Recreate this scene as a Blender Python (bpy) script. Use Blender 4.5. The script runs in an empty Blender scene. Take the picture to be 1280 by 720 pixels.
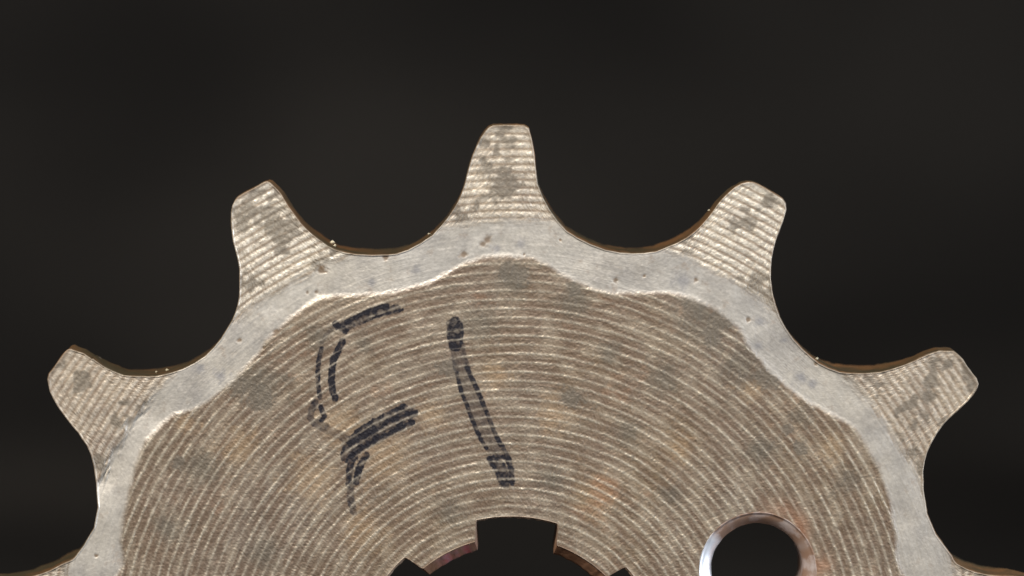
import bpy, math
import numpy as np

# ----------------------------------------------------------------------------
# camera, world, lamps, exposure
# ----------------------------------------------------------------------------
MMPX = 0.0490            # millimetres on the sprocket face per photograph pixel
DIST = 270.0             # camera to face plane, mm
YV = 0.0                 # photograph row of the foot of the perpendicular
FPX = DIST / MMPX
PHI = math.atan((360 - YV) / FPX)
THICK = 5.8              # sprocket thickness, mm


def face_point(px, py):
    """point of the face plane (mm, right/up from the foot of the camera) seen at a pixel of the photograph"""
    px = np.asarray(px, float); py = np.asarray(py, float)
    x = (px - 640) / FPX
    y = -(py - 360) / FPX
    dy = math.cos(PHI) + y * math.sin(PHI)
    dz = -math.sin(PHI) + y * math.cos(PHI)
    s = DIST / dy
    return x * s, dz * s


NT = 13
PITCH = 2 * math.pi / NT
CX, CY = -0.10, -41.40   # sprocket centre from the foot of the camera, mm
HUB = 37.6               # height of the centre above the bench, mm

sc = bpy.context.scene
cam_data = bpy.data.cameras.new('camera')
cam = bpy.data.objects.new('camera', cam_data)
sc.collection.objects.link(cam)
sc.camera = cam
cam.location = (-CX * .001, -DIST * .001, (HUB - CY) * .001)
cam.rotation_euler = (math.pi / 2 - PHI, 0, 0)
cam_data.sensor_width = 36
cam_data.lens = FPX / 1280 * 36
cam_data.clip_start = .01
cam_data.clip_end = 50
cam_data.dof.use_dof = True
cam_data.dof.focus_distance = DIST * .001 * 1.004
cam_data.dof.aperture_fstop = 20

world = bpy.data.worlds.new('World')
sc.world = world
world.use_nodes = True
world.node_tree.nodes['Background'].inputs[0].default_value = (1, .97, .93, 1)
world.node_tree.nodes['Background'].inputs[1].default_value = .10


def area_lamp(name, loc, target, size, power, color):
    d = bpy.data.lights.new(name, 'AREA')
    d.shape = 'RECTANGLE'
    d.size, d.size_y = size
    d.energy = power
    d.color = color
    o = bpy.data.objects.new(name, d)
    sc.collection.objects.link(o)
    o.location = loc
    import mathutils
    v = mathutils.Vector(target) - mathutils.Vector(loc)
    o.rotation_euler = v.to_track_quat('-Z', 'Y').to_euler()
    return o


TGT = (0, 0, .055)
area_lamp('key_lamp', (-.11, -.27, .36), TGT, (.18, .13), 4.1, (1, .957, .89))
area_lamp('window_light', (.37, -.08, .125), TGT, (.30, .24), 3.3, (.78, .87, 1))
area_lamp('backdrop_fill', (-.22, .46, .42), (-.14, .50, 0), (.12, .12), .42, (1, .93, .84)).data.spread = math.radians(95)  # added fill without a visible source, lifts the lower left of the backdrop
sc.view_settings.view_transform = 'Standard'
sc.view_settings.look = 'None'
sc.view_settings.exposure = 0
sc.view_settings.gamma = 1
sc.view_settings.use_curve_mapping = False
sc.cycles.use_denoising = True

# ----------------------------------------------------------------------------
# traced outline of the sprocket face (photograph pixels, put on the face plane)
# ----------------------------------------------------------------------------
OUTLINE_PX = [
    (65, 720), (82, 706), (90, 701), (104, 682), (117, 660), (122, 634), (120, 605), (117, 583), (113, 568), 
    (108, 557), (102, 549), (98, 542), (90, 533), (80, 520), (72, 509), (67, 500), (62, 490), (60, 480), (59, 474), 
    (61, 467), (66, 461), (72, 452), (80, 441), (84, 437), (88, 435.5), (94, 438), (104, 441), (113, 446), (120, 452), 
    (130, 458), (140, 463), (155, 469), (170, 470), (185, 470.5), (195, 470), (205, 468), (216, 465), (228, 461), 
    (242, 454), (256, 445), (267, 434), (276, 423), (284, 410), (290, 400), (294, 390), (296.5, 382), (298.5, 372), 
    (299, 362), (299, 348), (299, 336), (297, 325), (294, 313), (291, 302), (290, 295), (289, 285), (288.5, 275), 
    (288.5, 265), (290, 257), (293, 251), (297, 246), (305, 241), (315, 236), (324, 231), (330, 227.5), (334, 226.5), 
    (338, 228), (342, 232), (347, 237), (352, 243), (356, 250), (360, 257), (366, 265), (371, 272), (377, 280), 
    (384, 287), (392, 294), (400, 300), (410, 307), (420, 312), (432, 315.5), (445, 317.5), (465, 318.5), (485, 318), 
    (495, 317), (510, 312), (525, 304), (540, 294), (552, 281), (560, 271), (568, 259), (573, 250), (577, 241), 
    (581, 229), (584, 216), (587, 205), (591, 193), (596, 181), (600, 173), (606, 164), (611, 159), (616, 156.5), 
    (635, 156), (655, 156.5), (661, 160), (665, 175), (668, 195), (670, 215), (672, 230), (679, 247), (687, 262), 
    (697, 276), (708, 288), (722, 297), (738, 305), (757, 312), (775, 315.5), (790, 316.5), (805, 316), (820, 314), 
    (830, 310), (845, 304), (858, 297), (866, 291), (876, 282), (884, 273), (891, 264), (897, 255), (904, 247), 
    (911, 240), (918, 234), (927, 229), (935, 227), (942, 227.5), (950, 231), (960, 237), (970, 243), (978, 248), 
    (982, 254), (983, 262), (981, 270), (979, 277), (975, 287), (971, 297), (967, 312), (964.5, 325), (963.5, 337), 
    (963.5, 348), (965, 362), (967, 372), (970, 383), (975, 397), (983, 411), (992, 424), (1003, 436), (1014, 446), 
    (1024, 454), (1036, 460), (1050, 465), (1065, 466.5), (1080, 466.5), (1100, 465), (1115, 461), (1130, 456), 
    (1145, 450), (1158, 443.5), (1168, 440), (1174, 438), (1182, 438.5), (1192, 438.5), (1198, 443), (1204, 449), 
    (1210, 459), (1216, 467), (1221, 473), (1223.5, 480), (1222, 485), (1217, 493), (1210, 502), (1200, 511), 
    (1190, 520), (1180, 530), (1172, 541), (1164, 555), (1159, 566), (1156, 577), (1154, 590), (1154.5, 612), 
    (1159, 642), (1170, 668), (1188, 692), (1200, 707), (1208, 714), (1215, 720), ]

BAND_INNER_PX = [(145, 716), (150, 685), (155, 650), (161, 617), (170, 580), (182, 552), (200, 535), (220, 517), (240, 512), (260, 502), (280, 487), (295, 472),
    (310, 457), (325, 442), (332, 427), (345, 415), (360, 400), (380, 385), (400, 373), (420, 370), (440, 370),
    (477, 369), (502, 364), (534, 355), (559, 342), (584, 328), (609, 322), (634, 321), (665, 323), (684, 331),
    (702, 344), (721, 353), (746, 363), (771, 367), (809, 367), (820, 366), (841, 367), (866, 374), (893, 386),
    (912, 400), (925, 413), (939, 438), (964, 465), (991, 490), (1016, 507), (1046, 522), (1069, 536), (1083, 558),
    (1098, 585), (1110, 620), (1117, 655), (1123, 688), (1131, 718)]


def local(px, py):
    u, v = face_point(px, py)
    return u - CX, v - CY


def polar(points):
    a = np.array(points, float)
    u, v = local(a[:, 0], a[:, 1])
    th = np.arctan2(u, v)                 # clockwise from straight up
    r = np.hypot(u, v)
    o = np.argsort(th)
    return th[o], r[o]


PX = MMPX                                  # one photograph pixel on the face, mm
th_o, r_o = polar(OUTLINE_PX)
keep = np.r_[True, np.diff(th_o) > 1e-4]
th_o, r_o = th_o[keep], r_o[keep]
th_b, r_b = polar(BAND_INNER_PX)

# a clean tooth taken between the two valleys right of the top tooth repeats round the hidden part
VAL = np.radians(13.9)
tt = np.linspace(0, PITCH, 400)
tooth_r = np.interp(VAL + tt, th_o, r_o)
w = np.clip((tt / PITCH - .93) / .07, 0, 1)
tooth_r = tooth_r * (1 - w) + tooth_r[0] * w


def smooth01(x):
    x = np.clip(x, 0, 1)
    return x * x * (3 - 2 * x)


def r_outline(th):
    rep = np.interp(np.mod(th - VAL, PITCH), tt, tooth_r)
    tra = np.interp(th, th_o, r_o)
    w = smooth01((np.radians(76.6) - np.abs(th)) / np.radians(1.6))
    return tra * w + rep * (1 - w)


BASE_T = 2 * math.pi / NT


def r_band_inner(th):
    per = 25.0 + .6 * np.cos(NT * th)
    tra = np.interp(th, th_b, r_b)
    w = smooth01((np.radians(75) - np.abs(th)) / np.radians(4))
    return tra * w + per * (1 - w)


# splined bore: six lands and six grooves
R_LAND, R_GROOVE = 7.75, 9.55
LAND_MID = math.radians(-27.5)


def bore(th):
    d = np.mod(th - LAND_MID + math.pi / 6, math.pi / 3) - math.pi / 6
    g = smooth01((np.abs(d) - math.radians(12.2)) / math.radians(3.0))
    r = R_LAND + (R_GROOVE - R_LAND) * g
    ch = .62 * (1 - g) + .12 * g
    return r, ch


def value_noise(u, v, scale, seed):
    """smooth lattice noise, 0..1, feature size 1/scale mm"""
    rng = np.random.default_rng(seed)
    tab = rng.random((512, 512))
    x, y = u * scale + 1000.3, v * scale + 1000.7
    xi, yi = np.floor(x).astype(int), np.floor(y).astype(int)
    fx, fy = x - xi, y - yi
    fx, fy = fx * fx * (3 - 2 * fx), fy * fy * (3 - 2 * fy)
    a = tab[xi % 512, yi % 512]; b = tab[(xi + 1) % 512, yi % 512]
    c = tab[xi % 512, (yi + 1) % 512]; d = tab[(xi + 1) % 512, (yi + 1) % 512]
    return (a * (1 - fx) + b * fx) * (1 - fy) + (c * (1 - fx) + d * fx) * fy


def seg_dist(u, v, line):
    """distance (mm) to a traced stroke"""
    a = np.array(line, float)
    pu, pv = local(a[:, 0], a[:, 1])
    best = np.full(u.shape, 1e9)
    lo = np.array([pu.min(), pv.min()]) - 2; hi = np.array([pu.max(), pv.max()]) + 2
    m = (u > lo[0]) & (u < hi[0]) & (v > lo[1]) & (v < hi[1])
    uu, vv = u[m], v[m]
    bb = np.full(uu.shape, 1e9)
    for i in range(len(pu) - 1):
        dx, dy = pu[i + 1] - pu[i], pv[i + 1] - pv[i]
        t = np.clip(((uu - pu[i]) * dx + (vv - pv[i]) * dy) / (dx * dx + dy * dy + 1e-9), 0, 1)
        bb = np.minimum(bb, np.hypot(uu - pu[i] - t * dx, vv - pv[i] - t * dy))
    best[m] = bb
    return best


# felt-pen strokes: (points in photograph pixels, width in pixels, strength)
PEN_FIVE = [
    ([(484, 381), (462, 388), (442, 398), (426, 406), (421, 410)], 6, .95),
    ([(496, 386), (470, 392), (446, 402), (428, 410)], 11, .72),
    ([(503, 387), (486, 391), (466, 397)], 3.2, .95),
    ([(420, 405), (431, 413)], 9, .95),
    ([(419, 408), (408, 418), (402, 428)], 5, .45),
    ([(428, 427), (422, 439), (417, 449), (415, 462), (414, 476), (416, 489), (419, 498)], 8.5, .95),
    ([(402, 436), (398, 452), (397, 470), (398, 484), (400, 497)], 6, .80),
    ([(401, 508), (403, 514), (406, 521), (402, 525)], 6, .85),
    ([(394, 503), (389, 514), (388, 522), (393, 530), (401, 529)], 8, .55),
    ([(396, 530), (408, 536), (424, 543), (436, 552)], 11, .48),
    ([(514, 512), (504, 511), (494, 513), (482, 519), (464, 529), (446, 540)], 6.5, .80),
    ([(519, 516), (506, 521), (490, 527), (474, 535), (458, 545), (440, 554)], 8.5, 1.0),
    ([(516, 528), (496, 537), (476, 548), (456, 559), (438, 571)], 7, .92),
    ([(505, 517), (470, 535), (446, 552), (437, 568)], 22, .80),
    ([(458, 569), (449, 584), (445, 602)], 9, .85),
    ([(440, 573), (437, 588), (436, 606)], 8, .80),
    ([(438, 604), (438, 622), (442, 640)], 9, .60),
]
PEN_ONE = [
    ([(562, 404), (568, 401), (574, 405), (575, 418), (574, 430)], 9, .80),
    ([(563, 404), (563, 418), (565, 430)], 9, .75),
    ([(569, 404), (569, 432)], 16, .85),
    ([(566, 432), (569, 450), (573, 470)], 8, .52),
    ([(577, 432), (580, 448), (584, 460)], 8, .62),
    ([(571, 466), (577, 490), (583, 504), (591, 526), (600, 547), (608, 560)], 5.5, .86),
    ([(583, 458), (592, 478), (602, 500), (612, 525), (620, 545), (630, 562), (636, 573), (638, 582)], 6, .86),
    ([(572, 440), (584, 478), (604, 530), (622, 566)], 18, .45),
    ([(611, 573), (623, 571), (635, 572)], 6, .85),
    ([(618, 576), (626, 586), (631, 602)], 15, .75),
    ([(634, 572), (639, 586), (640, 604)], 7, .80),
]
# dull grimy smears left on the face (pixel, pixel, radius in pixels)
SMEARS = [(637, 340, 20), (652, 345, 12), (632, 232, 22), (630, 218, 14), (342, 285, 20), (352, 300, 14), (716, 497, 17),
          (985, 537, 9), (868, 385, 24), (902, 398, 22), (890, 420, 18), (719, 361, 10), (106, 470, 12),
          (1160, 496, 12), (1185, 455, 9), (222, 577, 9), (918, 280, 9), (938, 283, 8), (960, 250, 12), (395, 330, 9),
          (300, 480, 16), (325, 500, 20), (640, 175, 8), (605, 178, 9), (960, 470, 22), (1000, 560, 14), (560, 460, 14)]
# rusty brown spots on the polished band (pixel, pixel, radius)
SPOTS = [(609, 300, 8), (604, 305, 6), (580, 318, 6), (482, 322, 6), (402, 337, 6), (384, 366, 4), (395, 365, 4.5),
         (345, 414, 5), (330, 435, 4), (655, 318, 3), (1020, 455, 5), (440, 318, 3), (700, 300, 3), (805, 345, 4),
         (770, 350, 4), (120, 695, 4), (1010, 440, 4), (870, 350, 4), (300, 425, 4), (935, 400, 4)]
STAINS = [(870, 392, 46), (925, 455, 44), (720, 375, 34), (600, 402, 34), (950, 560, 30), (785, 540, 26), (325, 475, 44),
          (250, 585, 34), (455, 430, 22), (830, 470, 30), (1060, 600, 26), (560, 640, 30), (330, 690, 30), (640, 350, 34),
          (1000, 520, 20), (760, 440, 22), (400, 420, 24), (690, 600, 26), (840, 620, 20), (210, 660, 26)]
TANS = [(425, 530, 40), (480, 570, 50), (390, 600, 44), (690, 520, 34), (940, 490, 22), (300, 560, 34), (540, 520, 26),
        (740, 620, 40), (850, 560, 26), (450, 660, 36), (1040, 560, 24), (230, 530, 20), (620, 470, 24)]
DARKS = [(950, 402, 12), (948, 432, 9), (1002, 472, 13), (980, 425, 6), (1015, 480, 9), (465, 352, 8), (520, 338, 9),
         (275, 470, 12), (250, 460, 10), (855, 352, 14), (650, 305, 10), (620, 310, 7)]


def blobs(u, v, items, seed, soft=.45):
    out = np.zeros(u.shape)
    n = value_noise(u, v, 1.6, seed) * .35 + value_noise(u, v, 4.5, seed + 1) * .35 + value_noise(u, v, 10, seed + 2) * .30
    for x, y, r in items:
        bu, bv = local(x, y)
        rr = r * PX
        m = (np.abs(u - bu) < rr * 1.8) & (np.abs(v - bv) < rr * 1.8)
        d = np.hypot(u[m] - bu, v[m] - bv) / rr
        d = d * (.15 + 1.7 * n[m])
        out[m] = np.maximum(out[m], smooth01((1 - d) / soft))
    return out


def surface(u, v):
    """relief (mm, towards the viewer) and wear masks of the machined face"""
    th = np.arctan2(u, v)
    r = np.hypot(u, v)
    wob = (value_noise(u, v, .22, 3) - .5) * .08 + (value_noise(u, v, .9, 4) - .5) * .04 + (value_noise(u, v, 3, 24) - .5) * .03
    n_lo = value_noise(u, v, .35, 5); n_mid = value_noise(u, v, 1.3, 6); n_hi = value_noise(u, v, 5, 7)
    n_fine = value_noise(u, v, 11, 8); n_ff = value_noise(u, v, 19, 18)
    arc = th * r
    n_run = value_noise(arc, r * 4.0, .9, 9)       # streaks running along the turning marks
    n_run2 = value_noise(arc, r * 6.0, 2.3, 10)
    # masks
    edge_in = r - r_band_inner(th) + (n_hi - .5) * .10 + (n_mid - .5) * .10
    band_out = 27.75 + .25 * np.sin(5 * th + 1) + (n_mid - .5) * .30 + (n_run2 - .5) * .5
    worn = smooth01(edge_in / .42 + .42) * smooth01((band_out - r) / .75 + .5)
    tooth = smooth01((r - band_out) / .75 + .5)
    smear = blobs(u, v, SMEARS, 41)
    smear = np.maximum(smear, tooth * .95 * smooth01((value_noise(u, v, .8, 51) * .6 + value_noise(u, v, 2.6, 52) * .4 - .56) / .14))
    stain = blobs(u, v, STAINS, 47, .9) * (1 - worn)
    tan = blobs(u, v, TANS, 49, .9) * (1 - worn)
    spot = blobs(u, v, SPOTS, 43, .7)
    dark = blobs(u, v, DARKS, 45, .9)
    # turning marks: narrow raised ridges, broken up along their length
    pitch = np.where(r < 26.5, .556, .47)
    ph = np.where(r < 26.5, r / .556, 26.5 / .556 + (r - 26.5) / .47) + wob * 1.6
    idx = np.floor(ph)
    f = ph - idx - .5
    rng = np.random.default_rng(12)
    rtab = rng.random(256)
    n_run3 = value_noise(arc, r * 9.0, 5.5, 11)
    amp = (.62 + .4 * rtab[idx.astype(int) % 256]) * (.40 + .65 * n_run) * (.55 + .65 * n_run2) * (.55 + .75 * n_run3 * (1 - tooth) + .38 * tooth)
    width = .128 + .04 * n_mid + .10 * tooth
    ridge = np.exp(-(f / width) ** 2)
    second = np.exp(-((np.mod(ph + .37 + .1 * n_lo, 1) - .5) / .08) ** 2) * .35 * smooth01((n_run2 - .45) / .3)
    amp = amp * (1 - .88 * smear) * (1 - worn) * (1 + .75 * tooth)
    pits = smooth01((n_hi - .74) / .12) * .6
    h = ridge * amp * (.026 - .004 * tooth) + second * amp * .035
    h += (n_fine - .5) * .020 * (1 - .75 * worn) + (n_ff - .5) * (.014 + .012 * tooth) * (1 - .7 * worn) + (n_hi - .5) * .026 * (1 - .85 * worn)
    h += -pits * .030 * (1 - worn) + (n_mid - .5) * .03 * (1 - .6 * worn)
    # the chain's side plates have rubbed the band down
    rub = value_noise(arc * .5, r * 9, 1.6, 15) * .6 + value_noise(arc, r * 16, 1.9, 16) * .4
    h += -worn * (.030 + .085 * value_noise(arc, r * .1, .28, 17)) + worn * (n_mid - .5) * .02 + worn * (n_lo - .5) * .10 + worn * (rub - .5) * .005
    lean = smooth01((th + 1.20) / .10) * smooth01((-.86 - th) / .10)
    h -= worn * lean * (r - 26.4) * .14
    # faint old marks still showing in the band
    h += worn * ridge * .006 * n_run
    h -= tooth * .062
    h -= spot * .030
    rcol = ridge * np.clip(amp * 1.25, 0, 1) + second * amp * .5
    bright = np.interp(np.abs(np.degrees(th)), [0, 8, 18, 27, 38, 48, 60], [.88, .88, 1.15, 1.40, 1.15, .60, .50])  # uneven reflections from tooth to tooth, painted into the tooth colour by angle
    streak = value_noise(arc, idx * 7.31, .75, 13) * .6 + value_noise(arc, idx * 5.17, 2.1, 14) * .4
    tcol = bright * np.exp(-(f / .33) ** 4) * (.62 + .45 * n_run2 + .3 * (n_hi - .5)) * (1 - .8 * smear) * (1 - .8 * pits)
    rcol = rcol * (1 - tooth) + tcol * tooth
    return dict(h=h, ridge=np.clip(rcol, 0, 1), worn=worn, tooth=tooth, smear=smear,
                spot=spot, dark=dark, stain=stain, tan=tan, streak=streak * (1 - worn) + rub * worn, r=r, th=th)


def pen_mask(u, v, strokes, seed):
    m = np.zeros(u.shape)
    n = value_noise(u, v, 3.2, seed) * .5 + value_noise(u, v, 9, seed + 1) * .5
    for line, wd, k in strokes:
        d = seg_dist(u, v, line)
        hw = wd * .5 * PX * (.80 + .5 * n)
        m = np.maximum(m, k * smooth01((hw - d) / .10 + .5))
    n3 = value_noise(u, v, 6, seed + 2)
    return np.clip(m * (.72 + .66 * n) * (.82 + .4 * n3), 0, 1)


# ----------------------------------------------------------------------------
# materials
# ----------------------------------------------------------------------------
def new_mat(name):
    m = bpy.data.materials.new(name)
    m.use_nodes = True
    nt = m.node_tree
    return m, nt, nt.nodes['Principled BSDF']


class NB:
    """small node-building helper"""
    def __init__(self, nt):
        self.nt = nt
        self.n = nt.nodes
        self.l = nt.links

    def put(self, sock, val):
        if hasattr(val, 'is_linked'):
            self.l.new(val, sock)
        else:
            sock.default_value = val

    def attr(self, name):
        a = self.n.new('ShaderNodeAttribute'); a.attribute_name = name
        return a.outputs['Fac']

    def noise(self, vec, scale, detail=3, rough=.55):
        t = self.n.new('ShaderNodeTexNoise')
        self.l.new(vec, t.inputs['Vector'])
        t.inputs['Scale'].default_value = scale
        t.inputs['Detail'].default_value = detail
        t.inputs['Roughness'].default_value = rough
        return t.outputs['Fac']

    def ramp(self, fac, lo, hi):
        t = self.n.new('ShaderNodeMapRange'); t.clamp = True
        self.put(t.inputs['Value'], fac)
        t.inputs['From Min'].default_value = lo; t.inputs['From Max'].default_value = hi
        return t.outputs['Result']

    def math(self, op, a, b, clamp=False):
        t = self.n.new('ShaderNodeMath'); t.operation = op; t.use_clamp = clamp
        self.put(t.inputs[0], a); self.put(t.inputs[1], b)
        return t.outputs[0]

    def mix(self, fac, a, b):
        t = self.n.new('ShaderNodeMix'); t.data_type = 'RGBA'
        self.put(t.inputs[0], fac)
        for s, v in ((t.inputs[6], a), (t.inputs[7], b)):
            if isinstance(v, tuple): v = (*v, 1)
            self.put(s, v)
        return t.outputs[2]

    def mixf(self, fac, a, b):
        t = self.n.new('ShaderNodeMix'); t.data_type = 'FLOAT'
        self.put(t.inputs[0], fac); self.put(t.inputs[2], a); self.put(t.inputs[3], b)
        return t.outputs[0]


def steel_material():
    m, nt, bsdf = new_mat('worn_steel')
    k = NB(nt)
    co = k.n.new('ShaderNodeTexCoord').outputs['Object']
    A = k.attr
    big = k.ramp(k.noise(co, 90, 3), .36, .66)
    mid = k.ramp(k.noise(co, 420, 4), .32, .70)
    fine = k.ramp(k.noise(co, 2200, 4, .65), .30, .72)
    grit = k.ramp(k.noise(co, 5200, 2, .6), .30, .72)
    # oily grime over turned steel
    grime = k.mix(big, (.158, .108, .060), (.142, .112, .086))
    grime = k.mix(k.math('MULTIPLY', mid, .55), grime, (.262, .198, .148))
    grime = k.mix(k.math('MULTIPLY', fine, .62), grime, (.075, .055, .042))
    grime = k.mix(k.math('MULTIPLY', k.ramp(A('streak'), .42, .70), .62), grime, (.105, .066, .042))
    grime = k.mix(k.math('MULTIPLY', k.ramp(A('streak'), .50, .22), .45), grime, (.255, .205, .150))
    grime = k.mix(k.math('MULTIPLY', A('stain'), k.mixf(mid, .85, .45)), grime, (.088, .074, .056))
    grime = k.mix(k.math('MULTIPLY', A('tan'), k.mixf(fine, .60, .30)), grime, (.270, .180, .100))
    rusty = k.ramp(k.noise(co, 260, 5, .62), .60, .74)
    grime = k.mix(k.math('MULTIPLY', rusty, .55), grime, (.250, .120, .060))
    tooth_c = k.mix(mid, (.200, .148, .112), (.380, .305, .220))
    tooth_c = k.mix(k.math('MULTIPLY', fine, .55), tooth_c, (.150, .110, .075))
    base = k.mix(k.math('MULTIPLY', A('tooth'), .75), grime, tooth_c)
    base = k.mix(k.math('MULTIPLY', A('smear'), .75), base, (.118, .100, .078))
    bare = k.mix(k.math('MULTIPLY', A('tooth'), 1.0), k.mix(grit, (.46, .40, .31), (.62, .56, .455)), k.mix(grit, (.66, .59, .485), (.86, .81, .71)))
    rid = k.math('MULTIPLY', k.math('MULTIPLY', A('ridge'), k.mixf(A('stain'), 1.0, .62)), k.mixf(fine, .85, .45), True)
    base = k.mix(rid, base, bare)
    # band rubbed smooth by the chain
    wc = k.mix(big, (.505, .458, .390), (.400, .374, .342))
    wc = k.mix(k.math('MULTIPLY', k.ramp(k.noise(co, 300, 6, .68), .46, .64), .72), wc, (.285, .262, .242))
    wc = k.mix(k.math('MULTIPLY', mid, .45), wc, (.545, .512, .462))
    speck = k.ramp(k.noise(co, 1000, 4, .65), .58, .72)
    wc = k.mix(k.math('MULTIPLY', speck, .55), wc, (.300, .225, .170))
    wc = k.mix(k.math('MULTIPLY', k.ramp(A('streak'), .50, .72), .20), wc, (.300, .280, .268))
    wc = k.mix(k.math('MULTIPLY', A('dark'), .75), wc, (.255, .245, .250))
    base = k.mix(A('worn'), base, wc)
    sp = k.mix(fine, (.070, .046, .026), (.155, .098, .055))
    base = k.mix(k.math('MULTIPLY', A('spot'), .9), base, sp)
    # flanks and rim: brown oil film
    wallc = k.mix(k.ramp(k.noise(co, 240, 4), .40, .62), (.036, .026, .011), (.105, .048, .016))
    wallc = k.mix(k.math('MULTIPLY', fine, .5), wallc, (.016, .012, .008))
    base = k.mix(A('wall'), base, wallc)
    # bore: rust, with traces of red paint
    rust = k.mix(mid, (.130, .048, .020), (.240, .110, .055))
    base = k.mix(A('rust'), base, rust)
    redc = k.mix(fine, (.34, .050, .045), (.22, .12, .13))
    base = k.mix(A('red'), base, redc)
    pen = k.math('MULTIPLY', A('pen'), k.mixf(fine, 1.40, .85), True)
    base = k.mix(pen, base, (.008, .007, .010))
    k.put(bsdf.inputs['Base Color'], base)
    dull = k.math('MAXIMUM', k.math('MAXIMUM', A('wall'), A('rust')), k.math('MAXIMUM', k.math('MAXIMUM', A('red'), pen), A('spot')))
    metal = k.mixf(A('worn'), k.mixf(rid, .35, .68), .55)
    metal = k.mixf(dull, metal, .10)
    k.put(bsdf.inputs['Metallic'], k.mixf(pen, metal, 0.0))
    k.put(bsdf.inputs['Specular IOR Level'], k.mixf(pen, k.mixf(A('wall'), .5, .18), .22))
    rough = k.mixf(A('worn'), k.mixf(rid, .54, .48), k.mixf(mid, .40, .50))
    rough = k.mixf(dull, rough, .60)
    rough = k.math('ADD', rough, k.math('MULTIPLY', k.math('SUBTRACT', grit, .5), .14))
    k.put(bsdf.inputs['Roughness'], rough)
    b = k.n.new('ShaderNodeBump')
    k.put(b.inputs['Strength'], k.mixf(A('worn'), .38, .12))
    b.inputs['Distance'].default_value = .00006
    k.l.new(k.math('ADD', k.math('MULTIPLY', fine, .6), k.math('MULTIPLY', grit, .5)), b.inputs['Height'])
    k.l.new(b.outputs['Normal'], bsdf.inputs['Normal'])
    return m


def hole_material():
    m, nt, bsdf = new_mat('machined_chamfer')
    k = NB(nt)
    co = k.n.new('ShaderNodeTexCoord').outputs['Object']
    n = k.ramp(k.noise(co, 900, 4, .6), .45, .68)
    rs = k.math('MULTIPLY', k.attr('rust'), k.mixf(n, 1.0, .7), True)
    c = k.mix(k.math('MULTIPLY', n, .35), (.88, .89, .92), (.60, .58, .58))
    c = k.mix(rs, c, k.mix(n, (.20, .120, .080), (.30, .195, .150)))
    k.put(bsdf.inputs['Base Color'], c)
    k.put(bsdf.inputs['Metallic'], k.mixf(rs, .95, .2))
    k.put(bsdf.inputs['Roughness'], k.mixf(rs, .44, .6))
    return m


def backdrop_material():
    m, nt, bsdf = new_mat('dark_felt')
    k = NB(nt)
    co = k.n.new('ShaderNodeTexCoord').outputs['Object']
    n = k.ramp(k.noise(co, 9, 2), .36, .64)
    f = k.ramp(k.noise(co, 900, 3), .3, .7)
    c = k.mix(n, (.0095, .0089, .0085), (.0210, .0192, .0174))
    c = k.mix(k.math('MULTIPLY', f, .4), c, (.0080, .0075, .0070))
    k.put(bsdf.inputs['Base Color'], c)
    bsdf.inputs['Roughness'].default_value = .95
    bsdf.inputs['Specular IOR Level'].default_value = 0
    return m


STEEL = steel_material()
CHAMFER = hole_material()
FELT = backdrop_material()

# ----------------------------------------------------------------------------
# setting: one dark felt sheet, bench surface running up into the backdrop
# ----------------------------------------------------------------------------
def felt_sheet():
    prof = [(-.9, 0)]
    R, yb = .18, .62
    for i in range(0, 13):
        a = i / 12 * math.pi / 2
        prof.append((yb - R + R * math.sin(a), R - R * math.cos(a)))
    prof.append((yb, 1.5))
    xs = np.linspace(-1.6, 1.6, 9)
    V, F = [], []
    for x in xs:
        for y, z in prof:
            V.append((x, y, z))
    n = len(prof)
    for i in range(len(xs) - 1):
        for j in range(n - 1):
            a = i * n + j
            F.append((a, a + n, a + n + 1, a + 1))
    me = bpy.data.meshes.new('backdrop')
    me.from_pydata(V, [], F)
    me.polygons.foreach_set('use_smooth', [True] * len(F))
    me.materials.append(FELT)
    o = bpy.data.objects.new('backdrop', me)
    sc.collection.objects.link(o)
    o['kind'] = 'structure'
    o['label'] = 'plain dark charcoal felt sheet out of focus behind the sprocket'
    return o


felt_sheet()

# ----------------------------------------------------------------------------
# the sprocket
# ----------------------------------------------------------------------------
root = bpy.data.objects.new('chain_sprocket', None)
root.empty_display_size = .01
root.location = (0, 0, 0)
sc.collection.objects.link(root)
root['label'] = 'worn steel thirteen-tooth chain sprocket with pen marks, seen face on'
root['category'] = 'sprocket'

# grid columns: dense where the photograph looks, sparse in the part below the frame
dense = np.radians(np.arange(-77, 77, .112))
rest = np.radians(np.arange(77, 283, .75))
TH = np.concatenate([dense, rest])
TH = np.where(TH > math.pi, TH - 2 * math.pi, TH)
NC = len(TH)
NR = 440
R0 = 24.6                                  # inside this circle the grid is plain polar, outside it fans into the teeth
RA = 310                                   # rows of the polar part
# outline points are spread along the edge by length, so that steep flanks get as many as the valleys
fine_t = np.linspace(VAL, VAL + 2 * math.pi, 40 * 1200 // 3 + 1)
fine_w = np.where(fine_t > math.pi, fine_t - 2 * math.pi, fine_t)
fr = r_outline(fine_w)
fu, fv = fr * np.sin(fine_w), fr * np.cos(fine_w)
seg = np.hypot(np.diff(fu), np.diff(fv))
par = np.r_[0, np.cumsum(.68 * seg / 17.5 + .32 * np.diff(fine_t) / PITCH)]
knots = np.interp(VAL + np.arange(NT + 1) * PITCH, fine_t, par)
q = np.interp(par, knots, np.arange(NT + 1))          # 0..13, whole numbers at the valleys
colq = np.mod(TH - VAL, 2 * math.pi) / PITCH
ou, ov = np.interp(colq, q, fu), np.interp(colq, q, fv)
ro = np.hypot(ou, ov)
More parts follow.
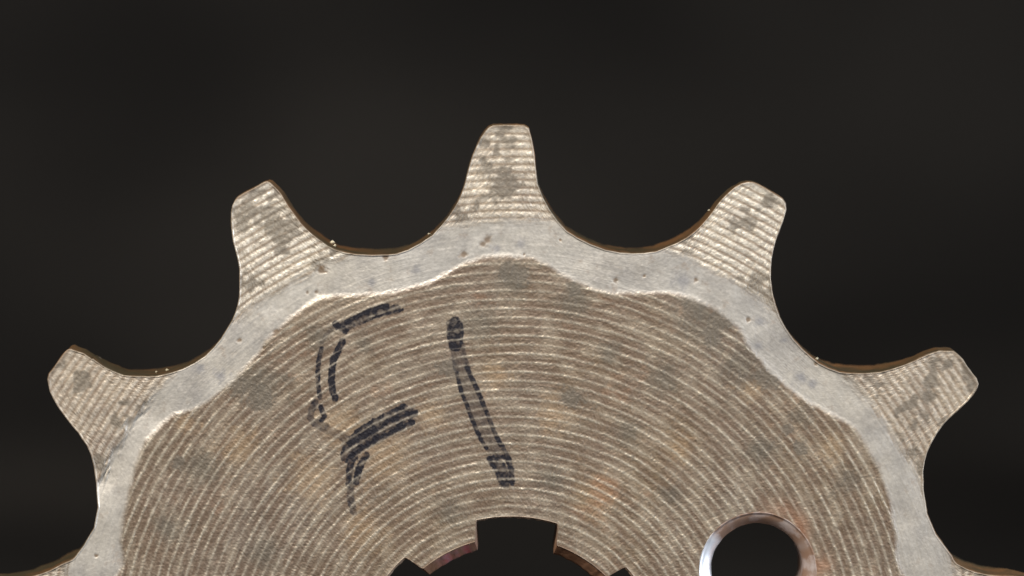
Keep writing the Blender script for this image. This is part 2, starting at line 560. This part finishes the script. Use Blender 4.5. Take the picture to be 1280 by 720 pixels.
# outward normals of the outline
tu = np.roll(ou, -1) - np.roll(ou, 1); tv = np.roll(ov, -1) - np.roll(ov, 1)
ln = np.hypot(tu, tv)
nu, nv = -tv / ln, tu / ln
flip = np.sign(nu * ou + nv * ov)
nu *= flip; nv *= flip
for _ in range(3):
    nu = (np.roll(nu, 1) + nu * 2 + np.roll(nu, -1)) / 4
    nv = (np.roll(nv, 1) + nv * 2 + np.roll(nv, -1)) / 4
BEV = .075
iu, iv = ou - nu * BEV, ov - nv * BEV
rb, ch = bore(TH)
bu, bv = (rb + ch) * np.sin(TH), (rb + ch) * np.cos(TH)

HOLE_AT = local(947, 713)
HR = 3.62                                  # chamfer mouth
HOLES = [np.array(HOLE_AT), -np.array(HOLE_AT)]


def cut_holes(u, v, quads, radius):
    """snap grid vertices onto the hole circle and drop the quads inside"""
    inside = np.zeros(u.shape, bool)
    u, v = u.copy(), v.copy()
    for c in HOLES:
        d = np.hypot(u - c[0], v - c[1])
        ins = d < radius
        near = ins & (d > radius * .5)
        inside |= ins
        s = radius / np.maximum(d, 1e-6)
        u = np.where(near, c[0] + (u - c[0]) * s, u)
        v = np.where(near, c[1] + (v - c[1]) * s, v)
    keepq = ~inside[quads].all(1)
    return u, v, quads[keepq]


def grid_quads(rows, cols, base=0):
    r = np.arange(rows - 1)[:, None]; c = np.arange(cols)[None, :]
    c2 = (c + 1) % cols
    q = np.stack([r * cols + c, r * cols + c2, (r + 1) * cols + c2, (r + 1) * cols + c], -1).reshape(-1, 4)
    return q + base


ATTRS = ('stain', 'tan', 'streak', 'ridge', 'worn', 'tooth', 'smear', 'spot', 'dark', 'wall', 'rust', 'red', 'pen')

# front face
t = np.linspace(0, 1, NR)[:, None]
ta = np.linspace(0, 1, RA)[:, None]
tb0 = np.linspace(0, 1, NR - RA + 1)[1:, None]
ra = (rb + ch)[None] * (1 - ta) + R0 * ta
cu0, cv0 = R0 * np.sin(TH), R0 * np.cos(TH)
U = np.concatenate([(ra * np.sin(TH)[None]).ravel(), (cu0[None] * (1 - tb0) + iu[None] * tb0).ravel()])
V = np.concatenate([(ra * np.cos(TH)[None]).ravel(), (cv0[None] * (1 - tb0) + iv[None] * tb0).ravel()])
Q = grid_quads(NR, NC)
U, V, Q = cut_holes(U, V, Q, HR)
S = surface(U, V)
five = pen_mask(U, V, PEN_FIVE, 61)
one = pen_mask(U, V, PEN_ONE, 67)
pen_keep = 1 - .62 * np.clip(S['ridge'], 0, 1)
H = S['h'].copy()
# relief fades out at the two borders so that the rims stay clean
tt2 = np.repeat(t.ravel(), NC)
H *= smooth01((1 - tt2) / .012 + .35) * smooth01(tt2 / .01)
verts = [np.stack([U, -H, V], -1)]
att = {k: [np.zeros(U.size)] for k in ATTRS}
for k in ('stain', 'tan', 'streak', 'ridge', 'worn', 'tooth', 'smear', 'spot', 'dark'):
    att[k] = [S[k]]
att['pen'] = [np.clip(np.maximum(five, one) * pen_keep, 0, 1)]
# bare metal round the hole is browned by rust on its outer side
hd = np.hypot(U - HOLES[0][0], V - HOLES[0][1])
hr = smooth01((HR + 1.5 - hd) / 1.3) * smooth01((U - HOLES[0][0] + .8) / 2) * value_noise(U, V, 1.1, 77)
br = np.hypot(U, V)
bth = np.arctan2(U, V)
br0, bch = bore(bth)
rim_rust = smooth01((br0 + bch + .25 - br) / .5) * value_noise(U, V, 1.0, 78) * .6
att['rust'] = [np.clip(np.maximum(hr * .75, rim_rust), 0, 1)]
quads = [Q]
NV = U.size


def add_ring_rows(rows, closed_from):
    """rows: list of (u, v, depth, attr dict); joined to the row of vertex ids closed_from"""
    global NV
    prev = closed_from
    for u, v, y, a in rows:
        verts.append(np.stack([u, y, v], -1))
        for k in ATTRS:
            att[k].append(np.broadcast_to(np.asarray(a.get(k, 0.), float), u.shape).copy())
        cur = np.arange(NC) + NV
        NV += NC
        p2, c2 = np.roll(prev, -1), np.roll(cur, -1)
        quads.append(np.stack([prev, p2, c2, cur], -1))
        prev = cur
    return prev


last = np.arange(NC) + (NR - 1) * NC
edge_n = value_noise(ou, ov, 2.2, 81)
rows = []
nick = (value_noise(ou, ov, 3.5, 82) - .5) * .07 + (value_noise(ou, ov, 9, 83) - .5) * .03
upper = smooth01(nv * 1.5 + .3)                       # wall colour is stronger on the upward edges
lip = {'ridge': (.06 + .35 * edge_n * edge_n) * (1 - .8 * upper), 'tooth': .6, 'wall': .75 * upper * (.5 + .6 * edge_n)}
rows.append((ou - nu * (BEV * .30 + nick * .3), ov - nv * (BEV * .30 + nick * .3), np.full(NC, BEV * .30), lip))
rows.append((ou + nu * nick * .3, ov + nv * nick * .3, np.full(NC, BEV), {'ridge': .10, 'wall': .85, 'tooth': 1.0}))
TB = THICK - 3.1 * smooth01((ro - 27.6) / 5.0)      # the teeth are bevelled thin towards their tips on the far side
for q in (.03, .10, .2, .34, .5, .65, .8, .92, .955, .985):
    d = TB * q
    wn = (value_noise(ou + d, ov, 1.2, 84) - .5) * .10 + (value_noise(ou, ov + d * 1.7, 4, 85) - .5) * .05
    rows.append((ou + nu * wn, ov + nv * wn, d, {'wall': .97}))
rows.append((iu, iv, TB, {'wall': .4, 'tooth': 1.0}))
rim_start = len(quads)
back_outer = add_ring_rows(rows, last)
rim_end = len(quads)

# back face
NB_R = 60
tb = np.linspace(0, 1, NB_R)[:, None]
tb1 = np.linspace(0, 1, 20)[:, None]; tb2 = np.linspace(0, 1, NB_R - 20 + 1)[1:, None]
BU = np.concatenate([(iu[None] * (1 - tb1) + cu0[None] * tb1).ravel(), (cu0[None] * (1 - tb2) + bu[None] * tb2).ravel()])
BV = np.concatenate([(iv[None] * (1 - tb1) + cv0[None] * tb1).ravel(), (cv0[None] * (1 - tb2) + bv[None] * tb2).ravel()])
BQ = grid_quads(NB_R, NC)
BU, BV, BQ = cut_holes(BU, BV, BQ, HR)
BS = surface(-BU, BV)
BR = np.hypot(BU, BV)
verts.append(np.stack([BU, THICK - 3.1 * smooth01((BR - 27.6) / 5.0) + BS['h'] * .4, BV], -1))
for k in ATTRS:
    att[k].append(BS[k] if k in ('ridge', 'worn', 'tooth') else np.zeros(BU.size))
quads.append(BQ + NV)
back_idx = len(quads) - 1
back_inner = np.arange(NC) + NV + (NB_R - 1) * NC
NV += BU.size

# bore: chamfered lands, splined wall
front_inner = np.arange(NC)
land = (ch - .12) / .5
red = smooth01((np.radians(-13) - TH) / .1) * smooth01((TH - np.radians(-36)) / .1) * value_noise(ou * .4, ov * .4, 1.3, 91) * 1.1
brows = []
for s in (.12, .5, .88, 1.0):
    jit = (value_noise(bu * 3 + s, bv * 3, 1.1, 92) - .5) * .08
    rr = rb + ch * (1 - s) + jit
    brows.append((rr * np.sin(TH), rr * np.cos(TH), ch * s + .01,
                  {'rust': np.clip(.75 - red, .15, 1) * (.4 + .6 * land), 'red': np.clip(red, 0, .9) * land, 'ridge': .2 * (1 - land)}))
for d in (1.0, 2.2, 3.5, 4.6, THICK - .7):
    brows.append((rb * np.sin(TH), rb * np.cos(TH), np.full(NC, d), {'rust': .8}))
brows.append((bu, bv, np.full(NC, THICK), {'rust': .5}))
bore_start = len(quads)
add_ring_rows(brows, front_inner)
bore_end = len(quads)

VERT = np.concatenate(verts) * .001
VERT[:, 2] += HUB * .001
ATT = {k: np.concatenate(v) for k, v in att.items()}
qsrc = np.concatenate([np.full(len(q), i) for i, q in enumerate(quads)])
QUAD = np.concatenate(quads)
# face everything outwards
front = qsrc == 0


def build_mesh(name, verts, quads):
    me = bpy.data.meshes.new(name)
    me.vertices.add(len(verts))
    me.vertices.foreach_set('co', verts.astype(np.float32).ravel())
    me.loops.add(len(quads) * 4)
    me.loops.foreach_set('vertex_index', quads.astype(np.int32).ravel())
    me.polygons.add(len(quads))
    me.polygons.foreach_set('loop_start', np.arange(0, len(quads) * 4, 4, dtype=np.int32))
    me.polygons.foreach_set('use_smooth', np.ones(len(quads), bool))
    me.update(calc_edges=True)
    return me


def fast_normals(P, Qd):
    d1 = P[Qd[:, 2]] - P[Qd[:, 0]]; d2 = P[Qd[:, 3]] - P[Qd[:, 1]]
    n = np.cross(d1, d2)
    N = np.zeros(P.shape)
    for i in range(4):
        for a in range(3):
            N[:, a] += np.bincount(Qd[:, i], n[:, a], len(P))
    return N / np.maximum(np.linalg.norm(N, axis=1, keepdims=True), 1e-20)


# orientation check on the front face: the normal has to look at the camera (-Y)
pc = VERT[QUAD[front][:2000]]
nn = np.cross(pc[:, 2] - pc[:, 0], pc[:, 3] - pc[:, 1])
if nn[:, 1].mean() > 0:
    QUAD = QUAD[:, ::-1]
NRM = fast_normals(VERT, QUAD)

# ---- split into parts -------------------------------------------------------
cen = VERT[QUAD].mean(1) * 1000
cu, cv = cen[:, 0], cen[:, 2] - HUB
cr, ct = np.hypot(cu, cv), np.arctan2(cu, cv)
isbore = (qsrc >= bore_start) & (qsrc < bore_end)
is_tooth = (cr > 27.9) & ~isbore
tooth_id = np.mod(np.round(ct / PITCH).astype(int), NT)
qpen = np.maximum.reduce([ATT['pen'][QUAD[:, i]] for i in range(4)])
front_face = qsrc == 0
qfive = np.zeros(len(QUAD), bool); qone = np.zeros(len(QUAD), bool)
fm = np.where(front_face)[0]
qfive[fm] = five[QUAD[fm]].max(1) > .02
qone[fm] = one[QUAD[fm]].max(1) > .02
band = front_face & (cr > r_band_inner(ct)) & ~is_tooth


def part(name, mask, label=None):
    q = QUAD[mask]
    ids, inv = np.unique(q, return_inverse=True)
    me = build_mesh(name, VERT[ids], inv.reshape(-1, 4))
    for k in ATTRS:
        a = me.attributes.new(k, 'FLOAT', 'POINT')
        a.data.foreach_set('value', ATT[k][ids].astype(np.float32))
    me.normals_split_custom_set_from_vertices(NRM[ids].astype(np.float32))
    me.materials.append(STEEL)
    o = bpy.data.objects.new(name, me)
    sc.collection.objects.link(o)
    o.parent = root
    if label:
        o['label'] = label
    return o


done = np.zeros(len(QUAD), bool)
part('pen_mark', qfive, 'dark blue-black felt-pen stroke shaped like a five'); done |= qfive
m1 = qone & ~done
part('pen_mark', m1, 'dark felt-pen stroke slanting down like a one'); done |= m1
for kk in range(NT):
    m = is_tooth & (tooth_id == kk) & ~done
    part('tooth', m, 'tooth with its right flank worn hollow' if kk == 0 else None)
    done |= m
m = band & ~done
part('worn_band', m, 'pale smooth scalloped band rubbed by the chain'); done |= m
m = isbore & ~done
part('splined_bore', m, 'rusty splined centre bore with traces of red paint'); done |= m
part('plate', ~done)


# ---- bolt holes: chamfered rims --------------------------------------------
def hole_rim(c):
    n = 160
    prof = [(HR + .05, .045), (HR - .02, -.02), (HR - .08, .03), (HR - .14, .12), (HR - .21, .11), (HR - .66, .60), (HR - .78, .76), (HR - .80, 1.2), (HR - .80, 3.0),
            (HR - .80, THICK - .7), (HR, THICK)]
    Vv, Ff = [], []
    for i in range(n):
        a = 2 * math.pi * i / n
        for j, (r, d) in enumerate(prof):
            rr = r + .012 * math.sin(5 * a + j) + .008 * math.sin(17 * a + 2 * j)
            Vv.append(((c[0] + rr * math.cos(a)) * .001, d * .001, (c[1] + rr * math.sin(a) + HUB) * .001))
    k = len(prof)
    for i in range(n):
        for j in range(k - 1):
            a, b = i * k + j, ((i + 1) % n) * k + j
            Ff.append((a, a + 1, b + 1, b))
    me = bpy.data.meshes.new('bolt_hole')
    me.from_pydata(Vv, [], Ff)
    me.polygons.foreach_set('use_smooth', [True] * len(Ff))
    me.materials.append(CHAMFER)
    # rust everywhere but on the left side
    va = np.array(Vv) * 1000
    ang = np.arctan2(va[:, 2] - HUB - c[1], va[:, 0] - c[0])
    bright = smooth01((np.radians(55) - np.abs(np.mod(ang - np.radians(190) + math.pi, 2 * math.pi) - math.pi)) / .3)
    rs = np.clip(1 - bright + .25 * (value_noise(va[:, 0], va[:, 2], 2.5, 95) - .5), 0, 1)
    a = me.attributes.new('rust', 'FLOAT', 'POINT')
    a.data.foreach_set('value', rs.astype(np.float32))
    o = bpy.data.objects.new('bolt_hole', me)
    sc.collection.objects.link(o)
    o.parent = root
    return o


for c in HOLES:
    hole_rim(c)


# ---- tiny chips clinging to the oily edge ----------------------------------
def chips():
    rng = np.random.default_rng(5)
    Vv, Ff = [], []
    for px, py, s in ((422, 288, .16), (425, 294, .10), (534, 293.5, .11), (203, 460.5, .12), (1030, 446, .11), (190, 467, .08), (883, 262, .09)):
        cu_, cv_ = local(px, py)
        # nearest point of the outline
        j = int(np.argmin(np.hypot(ou - cu_, ov - cv_)))
        cu_, cv_, dpt = ou[j] + nu[j] * s * .5, ov[j] + nv[j] * s * .5, 2.2 + rng.random() * 1.2
        b = len(Vv)
        for d in ((1, 0, 0), (-1, 0, 0), (0, 1, 0), (0, -1, 0), (0, 0, 1), (0, 0, -1)):
            k = s * (.6 + .7 * rng.random())
            Vv.append(((cu_ + d[0] * k) * .001, (dpt + d[1] * k) * .001, (cv_ + d[2] * k + HUB) * .001))
        for f in ((0, 2, 4), (2, 1, 4), (1, 3, 4), (3, 0, 4), (2, 0, 5), (1, 2, 5), (3, 1, 5), (0, 3, 5)):
            Ff.append(tuple(b + i for i in f))
    me = bpy.data.meshes.new('metal_chips')
    me.from_pydata(Vv, [], Ff)
    m, nt, bsdf = new_mat('chip_steel')
    k = NB(nt)
    co = k.n.new('ShaderNodeTexCoord').outputs['Object']
    k.put(bsdf.inputs['Base Color'], k.mix(k.noise(co, 900), (.75, .66, .42), (.55, .50, .42)))
    bsdf.inputs['Metallic'].default_value = .4
    bsdf.inputs['Roughness'].default_value = .4
    me.materials.append(m)
    o = bpy.data.objects.new('metal_chips', me)
    sc.collection.objects.link(o)
    o.parent = root
    o['kind'] = 'stuff'


chips()
